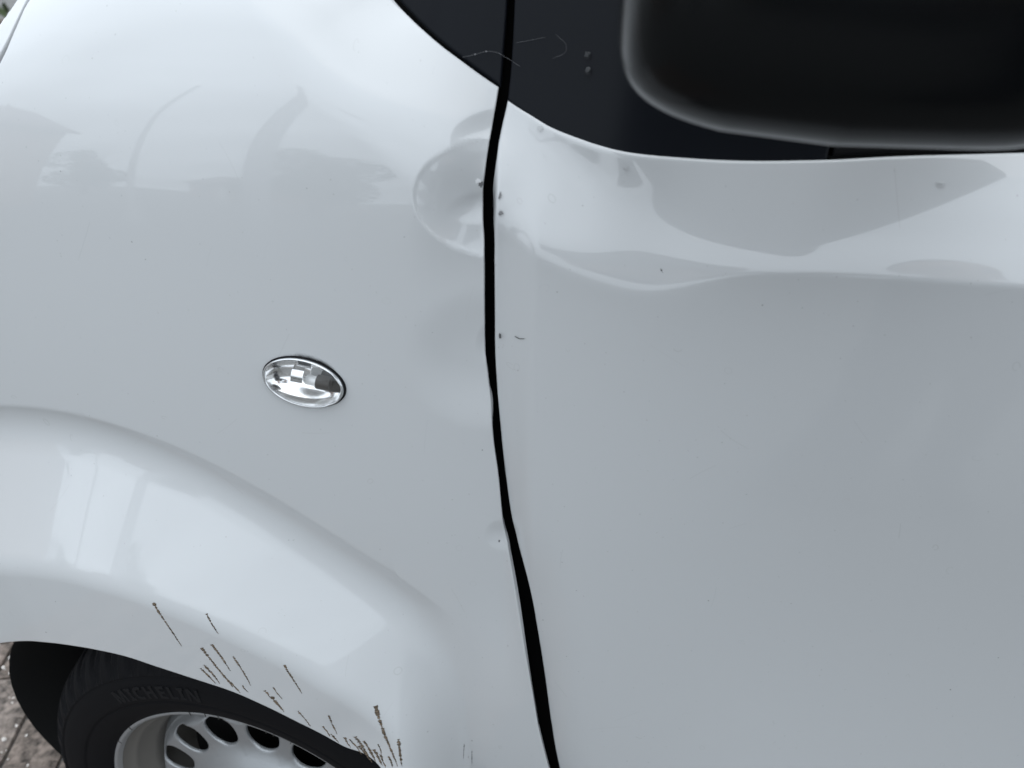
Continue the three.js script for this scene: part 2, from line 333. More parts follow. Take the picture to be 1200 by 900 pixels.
// the side indicator: an oval clear lens over a bright reflector, in a thin dark gasket
{
  const cx = -0.2495, cy = 1.0005, n = normalAt(cx, cy, 0.02), ind = new THREE.Group();
  ind.name = 'side_indicator'; van.add(ind);
  ind.position.copy(surf(cx, cy)); ind.quaternion.setFromUnitVectors(V(0, 0, 1), n); ind.rotateZ(-6 * R);
  const A = 0.0365, B = 0.0224;
  const oval = (profile, warp) => { const g = solid(profile, 120, warp); g.scale(1, B / A, 1); g.computeVertexNormals(); return g; };
  obj('gasket', oval([[A * 0.9, -0.004], [A * 1.015, -0.004], [A * 1.015, 0.001], [A * 1.0, 0.0022], [A * 0.97, 0.0022], [A * 0.96, 0.0005]]), rubber, ind);
  obj('reflector', oval([[A * 0.93, 0.0025], [A * 0.9, 0.0005], [A * 0.8, -0.0045], [A * 0.55, -0.010], [A * 0.3, -0.0125], [0.0001, -0.013]]), mat([0.9, 0.9, 0.9], 0.12, { metalness: 1 }), ind);
  const bulb = new THREE.CapsuleGeometry(0.0045, 0.007, 8, 20); bulb.rotateZ(90 * R); bulb.translate(0.004, -0.001, -0.006);
  obj('bulb', bulb, phys([0.75, 0.76, 0.76], 0.08, { clearcoat: 1 }), ind);
  const holder = new THREE.CylinderGeometry(0.0062, 0.0062, 0.012, 24); holder.rotateZ(90 * R); holder.translate(0.0145, -0.002, -0.0075);
  obj('bulb_holder', holder, mat([0.05, 0.045, 0.04], 0.5), ind);
  const bar = new THREE.CylinderGeometry(0.0115, 0.0115, 0.0105, 32, 1, true, -Math.PI * 0.5, Math.PI); bar.rotateZ(Math.PI / 2); bar.rotateX(-Math.PI / 2); bar.scale(1, 1, 0.8); bar.translate(-0.005, 0.0005, -0.0045);
  obj('bulb_shield', bar, mat([0.7, 0.7, 0.7], 0.16, { metalness: 1, side: THREE.DoubleSide }), ind);
  obj('bezel', oval([[A * 0.985, 0.0005], [A * 0.975, 0.0035], [A * 0.955, 0.0046], [A * 0.925, 0.0042], [A * 0.91, 0.0025]], (r, z, a, j) => [r * (j > 1 && Math.abs(a - Math.PI) > 2.3 ? 1 + 0.012 * Math.sin(a * 130) : 1), z]), mat([0.72, 0.73, 0.74], 0.18, { metalness: 0.85 }), ind);
  const dome = [];
  for (let k = 0; k <= 14; k++) { const r = 1 - k / 14; dome.push([Math.max(1e-4, A * 0.945 * r), 0.0022 + 0.0065 * (1 - r * r)]); }
  obj('lens', oval([[A * 0.97, 0.0015], [A * 0.962, 0.004], ...dome], (r, z, a, j) => [r * (j < 2 && Math.abs(a - Math.PI) > 2.2 ? 1 + 0.006 * Math.sin(a * 150) : 1), z]), phys([1, 1, 1], 0.02, { transmission: 1, thickness: 0, ior: 1.5, side: THREE.DoubleSide }), ind);
}
// dried mud streaks thrown up over the arch, each a thin crust on the paint
const mudMat = mat([1, 1, 1], 0.95, { vertexColors: true });
function crust(path, width, thick, tone) {                                           // an uneven ribbon of grit along points of the body
  const n = Math.max(10, Math.round(pathLength(path) / 0.0006)), pos = [], col = [], idx = [];
  let wide = 1;
  for (let i = 0; i <= n; i++) {
    const t = i / n, [x, y] = pathAt(path, t);
    const [x2, y2] = pathAt(path, Math.min(1, t + 0.01)), [x1, y1] = pathAt(path, Math.max(0, t - 0.01));
    let dx = x2 - x1, dy = y2 - y1; const l = Math.hypot(dx, dy) || 1; dx /= l; dy /= l;
    wide = 0.6 * wide + 0.4 * between(0.15, 1.9);
    const w = width * wide * (1 - 0.55 * t) * Math.min(1, 6 * (1 - t) + 0.1) * (rnd() < 0.2 ? 0.12 : 1), j = between(-0.25, 0.25) * width;
    const dirt = rnd() < 0.3 ? between(0.2, 0.5) : between(0.7, 1.6);
    for (const [k, h] of [[-1, 0.00005], [0, thick * between(0.4, 1.4)], [1, 0.00005]]) {
      const p = surf(x - dy * (k * w + j), y + dx * (k * w + j), h);
      pos.push(p.x, p.y, p.z);
      const m = k ? 0.6 : 1; col.push(tone[0] * dirt * m, tone[1] * dirt * m, tone[2] * dirt * m);
    }
    if (i) for (const o of [0, 1]) { const b = i * 3 + o; idx.push(b - 3, b, b - 2, b - 2, b, b + 1); }
  }
  const g = new THREE.BufferGeometry();
  g.setAttribute('position', new THREE.Float32BufferAttribute(pos, 3)); g.setAttribute('color', new THREE.Float32BufferAttribute(col, 3)); g.setIndex(idx);
  g.computeVertexNormals();
  return g;
}
function pathLength(p) { let l = 0; for (let i = 1; i < p.length; i++) l += Math.hypot(p[i][0] - p[i - 1][0], p[i][1] - p[i - 1][1]); return l; }
function pathAt(p, t) { const f = t * (p.length - 1), i = Math.min(p.length - 2, Math.floor(f)), k = f - i; return [p[i][0] + (p[i + 1][0] - p[i][0]) * k, p[i][1] + (p[i + 1][1] - p[i][1]) * k]; }
const marks = {
  streaks: [[-0.4116, 0.7742, -0.3934, 0.7213, 1.1], [-0.3607, 0.7656, -0.3505, 0.7448, 0.8], [-0.3604, 0.7297, -0.3477, 0.6948, 1.2], [-0.3724, 0.7229, -0.3497, 0.6707, 1.2], [-0.3409, 0.7167, -0.3293, 0.6774, 1], [-0.375, 0.6983, -0.363, 0.6731, 1.3], [-0.3799, 0.6924, -0.3678, 0.6721, 1.1], [-0.2893, 0.7131, -0.2761, 0.6751, 1.1], [-0.3058, 0.6792, -0.2986, 0.6628, 0.7], [-0.31, 0.6644, -0.2997, 0.6434, 1.6], [-0.2844, 0.6481, -0.2742, 0.6257, 1], [-0.2524, 0.6474, -0.2472, 0.6181, 1], [-0.2613, 0.6279, -0.2552, 0.6123, 1.1], [-0.2394, 0.6145, -0.2345, 0.5999, 1.1], [-0.2281, 0.6184, -0.2158, 0.5897, 1.9], [-0.2148, 0.6037, -0.2093, 0.5892, 1.4], [-0.2093, 0.6039, -0.2013, 0.5831, 1.5], [-0.204, 0.6636, -0.1844, 0.5868, 1.5], [-0.1823, 0.6232, -0.1801, 0.587, 1.3], [-0.194, 0.5983, -0.1901, 0.5841, 1.3], [-0.2538, 0.6167, -0.2469, 0.6048, 1.1], [-0.2257, 0.6047, -0.2124, 0.5846, 1.5], [-0.3568, 0.6856, -0.3429, 0.6632, 1.3], [-0.2194, 0.614, -0.2077, 0.5848, 1.2], [-0.2023, 0.5984, -0.1976, 0.5818, 1.4], [-0.235, 0.6129, -0.2231, 0.5927, 0.9], [-0.2041, 0.6127, -0.2014, 0.5987, 0.8], [-0.3387, 0.6755, -0.3341, 0.6663, 0.8], [-0.3158, 0.6724, -0.3121, 0.6627, 1.2]],
  chips: [[-0.1039, 1.1659, 0.0022, 0.72, 0.8], [-0.1018, 1.1633, 0.002, 0.12, 1.2], [-0.0858, 1.1588, 0.0018, 0.2, 1.5], [-0.0846, 1.1468, 0.0017, 0.2, 0.8], [-0.0846, 1.0516, 0.0016, 0.1, 1.6], [-0.086, 0.8491, 0.0012, 0.15, 1.3], [-0.0781, 0.7187, 0.0012, 0.4, 1.3], [-0.1184, 0.5624, 0.001, 0.2, 1.2], [-0.1234, 0.5315, 0.0012, 0.3, 2]],
  scratches: [[[-0.0729, 1.0532], [-0.0687, 1.0521], [-0.0638, 1.0534]], [[0.0333, 1.1131], [0.0353, 1.1103]], [[-0.1269, 0.5567], [-0.1287, 0.5297]], [[-0.1191, 0.5432], [-0.1202, 0.515]]]};
for (const [x0, y0, x1, y1, w] of marks.streaks ?? []) {
  const mx = (x0 + x1) / 2 + between(-0.0012, 0.0012), my = (y0 + y1) / 2;
  obj('mud_streak', crust([[x0, y0], [mx, my], [x1, y1]], w * 0.00125, 0.0006, [0.15, 0.112, 0.078]), mudMat, van);
}
for (const [x, y, r, g, tall] of marks.chips ?? []) {                                // flaked paint at the bent edges: bare primer, slightly ragged
  const pts = [], n = 14; for (let i = 0; i < n; i++) { const a = i / n * 2 * Math.PI, q = r * between(0.6, 1.25); pts.push([x + q * Math.cos(a) * (tall < 1 ? 1 : 1 / tall), y + q * Math.sin(a) * tall]); }
  const pos = [surf(x, y, 0.0003).toArray(), ...pts.map(([a, b]) => surf(a, b, 0.00006).toArray())].flat(), idx = [];
  for (let i = 0; i < n; i++) idx.push(0, 1 + i, 1 + (i + 1) % n);
  const geo = new THREE.BufferGeometry(); geo.setAttribute('position', new THREE.Float32BufferAttribute(pos, 3)); geo.setIndex(idx); geo.computeVertexNormals();
  obj('paint_chip', geo, mat([g, g, g * 1.02], 0.8), van);
}
for (const path of marks.scratches ?? []) obj('scratch', crust(path, 0.0005, 0.00012, [0.1, 0.1, 0.1]), mudMat, van);

// ---- the front wheel, steered slightly away, and the liner round it
{
  const wheel = new THREE.Group(); wheel.name = 'front_wheel'; van.add(wheel);
  wheel.position.set(-0.396, 0.326, -0.012); wheel.rotation.y = -7.5 * R;
  const tyreProfile = [[0.205, -0.02], [0.214, -0.004], [0.219, 0.003], [0.226, 0.008], [0.236, 0.0125], [0.248, 0.0155], [0.2495, 0.0142], [0.252, 0.0142], [0.2535, 0.0165], [0.262, 0.0165], [0.275, 0.0155], [0.284, 0.0135], [0.2855, 0.0115], [0.2875, 0.0115], [0.289, 0.0125], [0.298, 0.008], [0.306, 0.001], [0.312, -0.006], [0.317, -0.015], [0.321, -0.027], [0.3245, -0.045], [0.3265, -0.07], [0.327, -0.1], [0.3265, -0.135], [0.3245, -0.16], [0.315, -0.185], [0.29, -0.2], [0.25, -0.2], [0.205, -0.18]];
  const tyre = solid(tyreProfile, 1080, (r, z, a, j) => {                            // grooves between the shoulder blocks
    if (j >= 15 && j <= 22) { const b = Math.sin(a * 54 + (z * 40)), c = Math.sin(a * 54 + 2.2); const cut = (b > 0.72 ? 0.004 : 0) + (j < 18 && c > 0.8 ? 0.0022 : 0); return [r - cut * (j < 17 ? 0.6 : 1.2), z - cut * (j < 19 ? 0.8 : 0.2)]; }
    return [r, z];
  });
  const t = obj('tyre', tyre, phys([0.004, 0.004, 0.005], 0.75, { specularIntensity: 0.28 }), wheel);
  const font = await new FontLoader().loadAsync('fonts/droid/droid_sans_bold.typeface.json');
  const word = 'MICHELIN', parts = [];
  const size = 0.0185, widths = [...word].map((c) => font.data.glyphs[c].ha / font.data.resolution * size * 1.08), total = widths.reduce((a, b) => a + b, 0);
  let at = -total / 2;
  [...word].forEach((c, i) => {
    const g = new TextGeometry(c, { font, size, depth: 0.0012, curveSegments: 6, bevelEnabled: true, bevelThickness: 0.0004, bevelSize: 0.0003, bevelSegments: 1 });
    const phi = 109.5 * R - (at + widths[i] / 2) / 0.266; at += widths[i];
    g.translate(-widths[i] / 2, 0, 0); g.rotateZ(phi - Math.PI / 2); g.translate(0.2575 * Math.cos(phi), 0.2575 * Math.sin(phi), 0.0155);
    parts.push(g);
  });
  obj('lettering', mergeGeometries(parts), phys([0.0065, 0.0065, 0.0075], 0.7, { specularIntensity: 0.4 }), t);
  const silver = mat([0.35, 0.36, 0.37], 0.42, { metalness: 0.6 });
  const barrel = [[0.2125, -0.012], [0.2195, -0.003], [0.2205, 0.0005], [0.2195, 0.003], [0.2165, 0.0035], [0.214, 0.002], [0.2115, -0.003], [0.2085, -0.010], [0.203, -0.014], [0.199, -0.018], [0.197, -0.028], [0.189, -0.036], [0.186, -0.045], [0.184, -0.07], [0.176, -0.085], [0.172, -0.13], [0.19, -0.16], [0.2, -0.17]];
  obj('rim', solid(barrel.slice(6), 240), mat([0.15, 0.142, 0.13], 0.6, { metalness: 0.3 }), wheel);
  obj('rim_flange', solid(barrel.slice(0, 7), 240), silver, wheel);
  // the pressed disc: fifteen oval holes through a shallow cone
  const N = 15, r1 = 0.112, r2 = 0.178, rc = 0.147, K = 8, M = 48, zOf = (r) => -0.028 - 0.014 * sstep(0.166, 0.178, r) + 0.022 * sstep(0.128, 0.085, r) - 0.02 * sstep(0.075, 0.05, r) + 0.02 * sstep(0.036, 0.03, r);
  const geos = [];
  for (let h = 0; h < N; h++) {
    const th0 = (112 + h * 24) * R, pos = [], idx = [];
    for (let m = 0; m <= M; m++) for (let k = -1; k <= K; k++) {
      const p = m / M * 2 * Math.PI, c = Math.cos(p), s = Math.sin(p), q = Math.max(Math.abs(c), Math.abs(s));
      const ht = 0.0222 / rc, hr = 0.0235, ex = 0.85;                                // the hole, a rounded oval
      const hx = ht * Math.sign(c) * Math.abs(c) ** ex, hy = hr * Math.sign(s) * Math.abs(s) ** ex;
      const bx = 12 * R * c / q, by = s / q > 0 ? (r2 - rc) * s / q : (rc - r1) * s / q;
      const f = Math.max(0, k) / K, th = th0 + hx + (bx - hx) * f, r = rc + hy + (by - hy) * f;
      let z = zOf(r); if (k === -1) z -= 0.004; else z -= 0.0012 * Math.max(0, 1 - f * 4) ** 2;
      pos.push(r * Math.cos(th), r * Math.sin(th), z);
      if (m && k > -1) { const a = m * (K + 2) + k + 1, b = a - (K + 2); idx.push(b - 1, a - 1, a, b - 1, a, b); }
    }
    const g = new THREE.BufferGeometry(); g.setAttribute('position', new THREE.Float32BufferAttribute(pos, 3)); g.setIndex(idx); geos.push(g);
  }
  const holes = mergeVertices(mergeGeometries(geos), 1e-5); holes.computeVertexNormals();
  const centre = []; for (let r = 0.1121; r > 0.001; r -= 0.004) centre.push([r, zOf(r)]); centre.push([0.0005, zOf(0)]);
  const disc = mergeGeometries([holes, solid([[0.188, -0.06], [0.184, -0.052], [r2, zOf(r2)]], 180), solid(centre, 120)].map((g) => { g.deleteAttribute('uv'); return g; }));
  obj('wheel_disc', disc, silver, wheel);
  const brake = solid([[0.0005, -0.075], [0.15, -0.075], [0.155, -0.08], [0.155, -0.1], [0.0005, -0.1]], 60);
  obj('brake_disc', brake, dark, wheel);
  for (const a of [106, 100.2, 95.2, 79.3, 77, 71.2, 138, 150]) { const g = new THREE.BoxGeometry(0.0007, 0.0065, 0.0006); g.translate(0, 0.2172, 0.0037); g.rotateZ((a - 90 + between(-0.4, 0.4)) * R); obj('rim_nick', g, mat([0.06, 0.055, 0.05], 0.9), wheel); }
  // the liner: a dark felted bowl behind the tyre, open towards the front
  const liner = sheet(60, 30, (u, v) => {
    const a = (-35 + 255 * u) * R, low = sstep(0.66, 0.98, u), front = sstep(0.55, 0.9, u);
    const r = 0.385 + 0.03 * front - 0.10 * low * low;
    const z = -0.075 - 0.02 * front - 0.3 * v;
    return V(-0.394 + r * Math.cos(a), 0.329 + r * Math.sin(a), z);
  });
  obj('wheel_arch_liner', liner, mat([0.012, 0.012, 0.012], 1, { side: THREE.DoubleSide }), van);
  const back = new THREE.BoxGeometry(0.86, 0.75, 0.02); back.translate(-0.40, 0.42, -0.40);
  obj('inner_wheelhouse', back, dark, van);
}

// ---- the ground: block paving by the wheel, tarmac all round
{
  const grain = field(512, (u, v) => { const n = fbm(u * 40, v * 40, 1.5, 4); return 0.62 + 0.7 * n + (rnd() - 0.5) * 0.3; });
  grain.repeat.set(4, 4);
  const g = new THREE.PlaneGeometry(300, 300); g.rotateX(-Math.PI / 2);
  const uv = g.attributes.uv; for (let i = 0; i < uv.count; i++) uv.setXY(i, uv.getX(i) * 300, uv.getY(i) * 300);
  const gm = obj('ground', g, mat([0.18, 0.178, 0.17], 0.95, { map: grain }));
  gm.position.y = -0.012; gm.userData.kind = 'structure';
  const pave = new THREE.Group(); pave.name = 'paving'; pave.userData.kind = 'structure'; scene.add(pave);
  pave.position.set(-1.063, 0, -0.233); pave.rotation.y = 14 * R;
  const rough = field(256, (u, v) => { const n = fbm(u * 14, v * 14, 4.5, 5); return 0.5 + 0.9 * n + (rnd() - 0.5) * 0.35; });
  rough.repeat.set(5, 5);
  const mats = [[0.29, 0.235, 0.20], [0.33, 0.275, 0.24], [0.26, 0.21, 0.18], [0.30, 0.24, 0.205]].map((c) => mat(c, 0.95, { map: rough, bumpMap: rough, bumpScale: 0.0015 }));
  const forms = [0, 1, 2].map(() => {
    const b = new THREE.BoxGeometry(0.1, 0.06, 0.2, 8, 1, 14), p = b.attributes.position;
    for (let i = 0; i < p.count; i++) if (p.getY(i) > 0) { const ex = Math.abs(p.getX(i)) > 0.049 || Math.abs(p.getZ(i)) > 0.099; p.setY(i, 0.03 - (ex ? 0.003 : 0) + between(-0.0008, 0.0008)); if (ex) { p.setX(i, p.getX(i) * 0.975); p.setZ(i, p.getZ(i) * 0.99); } }
    b.translate(0, -0.03, 0); b.computeVertexNormals();
    const u = b.attributes.uv, q = b.attributes.position; for (let i = 0; i < u.count; i++) u.setXY(i, q.getX(i), q.getZ(i));
    return b;
  });
  for (let i = -5; i <= 6; i++) for (let j = -4; j <= 5; j++) {
    const m = obj('brick', forms[Math.floor(rnd() * 3)], mats[Math.floor(rnd() * 4)], pave);
    m.position.set(0.0525 + i * 0.105, between(-0.0015, 0.0015), j * 0.205 + (i % 2 ? 0.1025 : 0)); m.rotation.y = between(-0.008, 0.008) + (rnd() < 0.5 ? Math.PI : 0);
  }
  const bit = new THREE.IcosahedronGeometry(1, 1), bits = new THREE.InstancedMesh(bit, mat([0.66, 0.62, 0.58], 0.9), 420), M4 = new THREE.Matrix4();
  for (let i = 0; i < 420; i++) {
    const s = between(0.0012, 0.0032) * (rnd() < 0.2 ? 1.9 : 1), x = -1.08 + between(-0.4, 0.3), z = -0.26 + between(-0.4, 0.3);
    M4.compose(V(x, s * 0.3, z), new THREE.Quaternion().setFromEuler(new THREE.Euler(rnd(), rnd() * 6, rnd())), V(s * between(0.8, 1.5), s * 0.6, s * between(0.7, 1.2)));
    bits.setMatrixAt(i, M4);
  }
  bits.name = 'stone_chips'; bits.userData = { kind: 'stuff', label: 'small pale stone chips scattered over the paving bricks', category: 'stone chips' }; bits.castShadow = bits.receiveShadow = true;
  scene.add(bits);
}
// ---- beads of rain and a strand of cobweb on the black trim and the window edge
{
  const sail = (x, y) => { const e = Math.min(0.145, x), y0 = trimRY(e) + 0.002; return body(e, y0) - 0.002 - 0.32 * (y - y0); };
  const water = phys([1, 1, 1], 0.02, { transmission: 1, thickness: 0.002, ior: 1.33 });
  const bead = (label, x, y, z, n, a, b) => {
    const g = new THREE.SphereGeometry(1, 28, 14, 0, Math.PI * 2, 0, Math.PI / 2); g.rotateX(Math.PI / 2);
    const p = g.attributes.position; for (let i = 0; i < p.count; i++) p.setY(i, p.getY(i) * (p.getY(i) < 0 ? 1 : 1.25));
    g.scale(a, b, a * 0.42); g.computeVertexNormals();
    const o = tag(obj('water_drop', g, water), label, 'water drop', 'drops of rain on the van');
    o.position.set(x, y, z); o.quaternion.setFromUnitVectors(V(0, 0, 1), n);
  };
  const lean = V(0, 0.3, 1).normalize();
  bead('upper of two rain drops on the black mirror panel', -0.0285, 1.2495, sail(-0.0285, 1.2495) + 0.0001, lean, 0.0026, 0.0022);
  bead('lower of two rain drops on the black mirror panel', -0.0275, 1.2395, sail(-0.0275, 1.2395) + 0.0001, lean, 0.0026, 0.0024);
  for (const [x, y, label, a] of [[-0.0603, 1.2008, 'rain drop on the white door edge just right of the panel gap', 0.0024], [0.004, 1.1786, 'rain drop on the white door edge below the black mirror panel', 0.0022], [0.2196, 1.1727, 'rain drop on the white door shoulder below the window seal at the right', 0.0028]]) {
    const q = surf(x, y, 0.0001); bead(label, q.x, q.y, q.z, normalAt(x, y), a, a * 0.75);
  }
  const qz = (x, y) => { let x0 = x; const y0 = trimLY(x0); return body(x0, y0) - 0.002 - 0.32 * (y - y0); };
  const strand = (pts, r) => tube(pts.map(([x, y, o]) => V(x, y, (x < -0.09 ? qz(x, y) : sail(x, y)) + (o ?? 0.001))), r, 40, 5);
  const web = mergeGeometries([
    strand([[-0.121, 1.2455], [-0.1115, 1.2475], [-0.1035, 1.2495], [-0.097, 1.2492], [-0.089, 1.2465, 0.004], [-0.078, 1.2405]], 0.00008),
    strand([[-0.0815, 1.2555], [-0.06, 1.2600]], 0.00006), strand([[-0.052, 1.262], [-0.0445, 1.256], [-0.045, 1.251], [-0.0535, 1.247]], 0.00005),
    ...[[-0.1035, 1.2495], [-0.1115, 1.2475]].map(([x, y]) => { const g = new THREE.IcosahedronGeometry(0.0006, 1); g.translate(x, y, qz(x, y) + 0.001); return mergeVertices(g); }),
  ].map((g) => { const n = g.index ? g.toNonIndexed() : g; return n; }));
  tag(obj('cobweb', web, mat([0.2, 0.2, 0.21], 0.8)), 'thin strand of cobweb across the gap between the black trim panels', 'cobweb');
}

// ---- what the paint mirrors, all of it on the street side behind the camera
{
  const bark = mat([0.09, 0.07, 0.055], 0.95), leaf = [[0.045, 0.07, 0.03], [0.06, 0.085, 0.035], [0.035, 0.055, 0.028]].map((c) => mat(c, 0.9, { side: THREE.DoubleSide }));
  const crown = (w, h, n, size, y0) => {
    const pos = [], lobes = []; for (let i = 0; i < 14; i++) lobes.push([between(-0.34, 0.34) * w, y0 + between(0.22, 0.8) * h, between(-0.34, 0.34) * w, between(0.13, 0.24) * Math.min(w, h)]);
    for (let i = 0; i < n; i++) {
      const [x, y, z, r] = lobes[Math.floor(rnd() * lobes.length)], a = rnd() * 6.283, c = between(-1, 1), s = Math.sqrt(1 - c * c), q = r * Math.cbrt(between(0.25, 1.15));
      const o = V(x + q * s * Math.cos(a), y + q * c, z + q * s * Math.sin(a)), e1 = V(between(-1, 1), between(-1, 1), between(-1, 1)).normalize(), e2 = e1.clone().cross(V(between(-1, 1), between(-1, 1), between(-1, 1))).normalize();
      const l = size * between(0.6, 1.4);
      for (const [p, t] of [[0, 1], [-0.45, 0], [0, -1], [0, 1], [0, -1], [0.45, 0]]) pos.push(...o.clone().addScaledVector(e1, t * l).addScaledVector(e2, p * l).toArray());
    }
    const g = new THREE.BufferGeometry(); g.setAttribute('position', new THREE.Float32BufferAttribute(pos, 3)); g.computeVertexNormals(); return g;
  };
  const tree = (label, x, z, h, w, tone) => {
    const t = thing('tree', label, 'tree', [x, 0, z], 0, 'trees mirrored in the paint');
    const limbs = [new THREE.CylinderGeometry(0.03 * h * 0.5, 0.03 * h, h * 0.55, 10).translate(0, h * 0.275, 0)];
    for (let i = 0; i < 5; i++) { const g = new THREE.CylinderGeometry(0.004 * h, 0.012 * h, h * 0.4, 7).translate(0, h * 0.2, 0); g.rotateZ(between(0.3, 0.8)); g.rotateY(i * 1.3); g.translate(0, h * between(0.32, 0.5), 0); limbs.push(g); }
    obj('trunk', mergeGeometries(limbs), bark, t); obj('crown', crown(w, h * 0.95, 3400, 0.026 * h, -h * 0.04), leaf[tone], t);
  };
  tree('broad leafy tree mirrored in the wing to the right of the tall pole', -9.5, 17.5, 7.6, 5.0, 0);
  tree('small round tree mirrored in the wing near the left edge', -26, 21.5, 7.4, 5.6, 1);
  tree('tall thin tree mirrored low between the two others', -20, 29, 4.6, 3.6, 2);
  const hedge = thing('hedge', 'low clipped hedge on the far side of the van bonnet', 'hedge', [-9, 0, -9.5]);
  obj('stems', new THREE.BoxGeometry(6.2, 0.5, 0.5).translate(0, 0.25, 0), bark, hedge); obj('leaves', crown(9, 2.0, 3200, 0.07, 0), leaf[1], hedge);
  const pole = thing('lamp_post', 'tall grey lamp post mirrored in the wing above the indicator', 'lamp post', [-3.6, 0, 5.0]);
  obj('post', new THREE.CylinderGeometry(0.13, 0.17, 6.2, 28).translate(0, 3.1, 0), mat([0.36, 0.37, 0.38], 0.5, { metalness: 0.4 }), pole);
  obj('arm', tube([V(0, 6.1, 0), V(0.1, 6.4, 0.05), V(0.5, 6.55, 0.25), V(1.0, 6.6, 0.5)], 0.04), mat([0.36, 0.37, 0.38], 0.5, { metalness: 0.4 }), pole);
  obj('lantern', new THREE.CapsuleGeometry(0.09, 0.4, 6, 16).rotateZ(90 * R).rotateY(-27 * R).translate(1.2, 6.6, 0.6), mat([0.3, 0.3, 0.31], 0.4), pole);
  const thin = thing('flag_pole', 'thin pale pole mirrored in the wing left of the lamp post', 'pole', [-7.4, 0, 6.9], 0, 'thin poles mirrored in the paint');
  obj('post', new THREE.CylinderGeometry(0.05, 0.07, 7.5, 16).translate(0, 3.75, 0), mat([0.5, 0.5, 0.5], 0.4), thin); obj('base_plate', new THREE.CylinderGeometry(0.22, 0.24, 0.12, 16).translate(0, 0.06, 0), mat([0.4, 0.4, 0.4], 0.6), thin);
  const thin2 = thin.clone(); thin2.name = numbered('flag_pole'); thin2.position.set(-9.6, 0, 9.0); thin2.scale.set(1, 0.8, 1); thin2.userData = { ...thin.userData, label: 'shorter thin pale pole mirrored between the lamp post and the tall thin pole' }; scene.add(thin2);
  // a rendered house with a tiled roof, low down at the front left
  const brickRed = mat([0.30, 0.22, 0.18], 0.9), tile = mat([0.13, 0.10, 0.095], 0.85), glassDark = mat([0.03, 0.035, 0.04], 0.05), white = mat([0.7, 0.7, 0.68], 0.5);
  const house = (label, x, z, turn, w, d, h, ridge) => {
    const o = thing('house', label, 'house', [x, 0, z], turn, 'houses mirrored in the paint');
    const s = new THREE.Shape([new THREE.Vector2(-d / 2, 0), new THREE.Vector2(d / 2, 0), new THREE.Vector2(d / 2, h), new THREE.Vector2(0, h + ridge), new THREE.Vector2(-d / 2, h)]);
    obj('wall', new THREE.ExtrudeGeometry(s, { depth: w, bevelEnabled: false }).translate(0, 0, -w / 2).rotateY(Math.PI / 2), brickRed, o);
    const len = Math.hypot(d / 2 + 0.4, ridge * (d / 2 + 0.4) / (d / 2)), ang = Math.atan2(ridge, d / 2);
    const slope = (k) => new THREE.BoxGeometry(w + 0.5, 0.12, len).translate(0, 0.08, k * len / 2).rotateX(k * ang).translate(0, h + ridge, 0);
    const rf = obj('roof', mergeGeometries([slope(1), slope(-1)]), tile, o);
    obj('chimney', new THREE.BoxGeometry(0.7, 1.6, 0.6).translate(w * 0.3, h + ridge + 0.4, 0), brickRed, rf);
    for (const k of [-1, 1]) for (const f of [0, 1]) { const wn = obj('window', new THREE.BoxGeometry(1.3, 1.2, 0.08).translate(k * w * 0.27, 1.6 + f * (h > 4 ? 2.6 : 0), -d / 2 - 0.01), white, o); obj('pane', new THREE.BoxGeometry(1.15, 1.05, 0.04).translate(k * w * 0.27, 1.6 + f * (h > 4 ? 2.6 : 0), -d / 2 - 0.045), glassDark, wn); if (h <= 4) break; }
    obj('door', new THREE.BoxGeometry(0.95, 2.05, 0.08).translate(0, 1.02, -d / 2 - 0.01), white, o);
  };
  house('brick house with a tiled roof mirrored at the top left of the wing', -15.5, 4.4, 75 * R, 8, 6.5, 5.0, 2.2);
  house('low distant house mirrored on the horizon beside the lamp post', -24, 36, 20 * R, 9, 6, 2.7, 1.7);
}

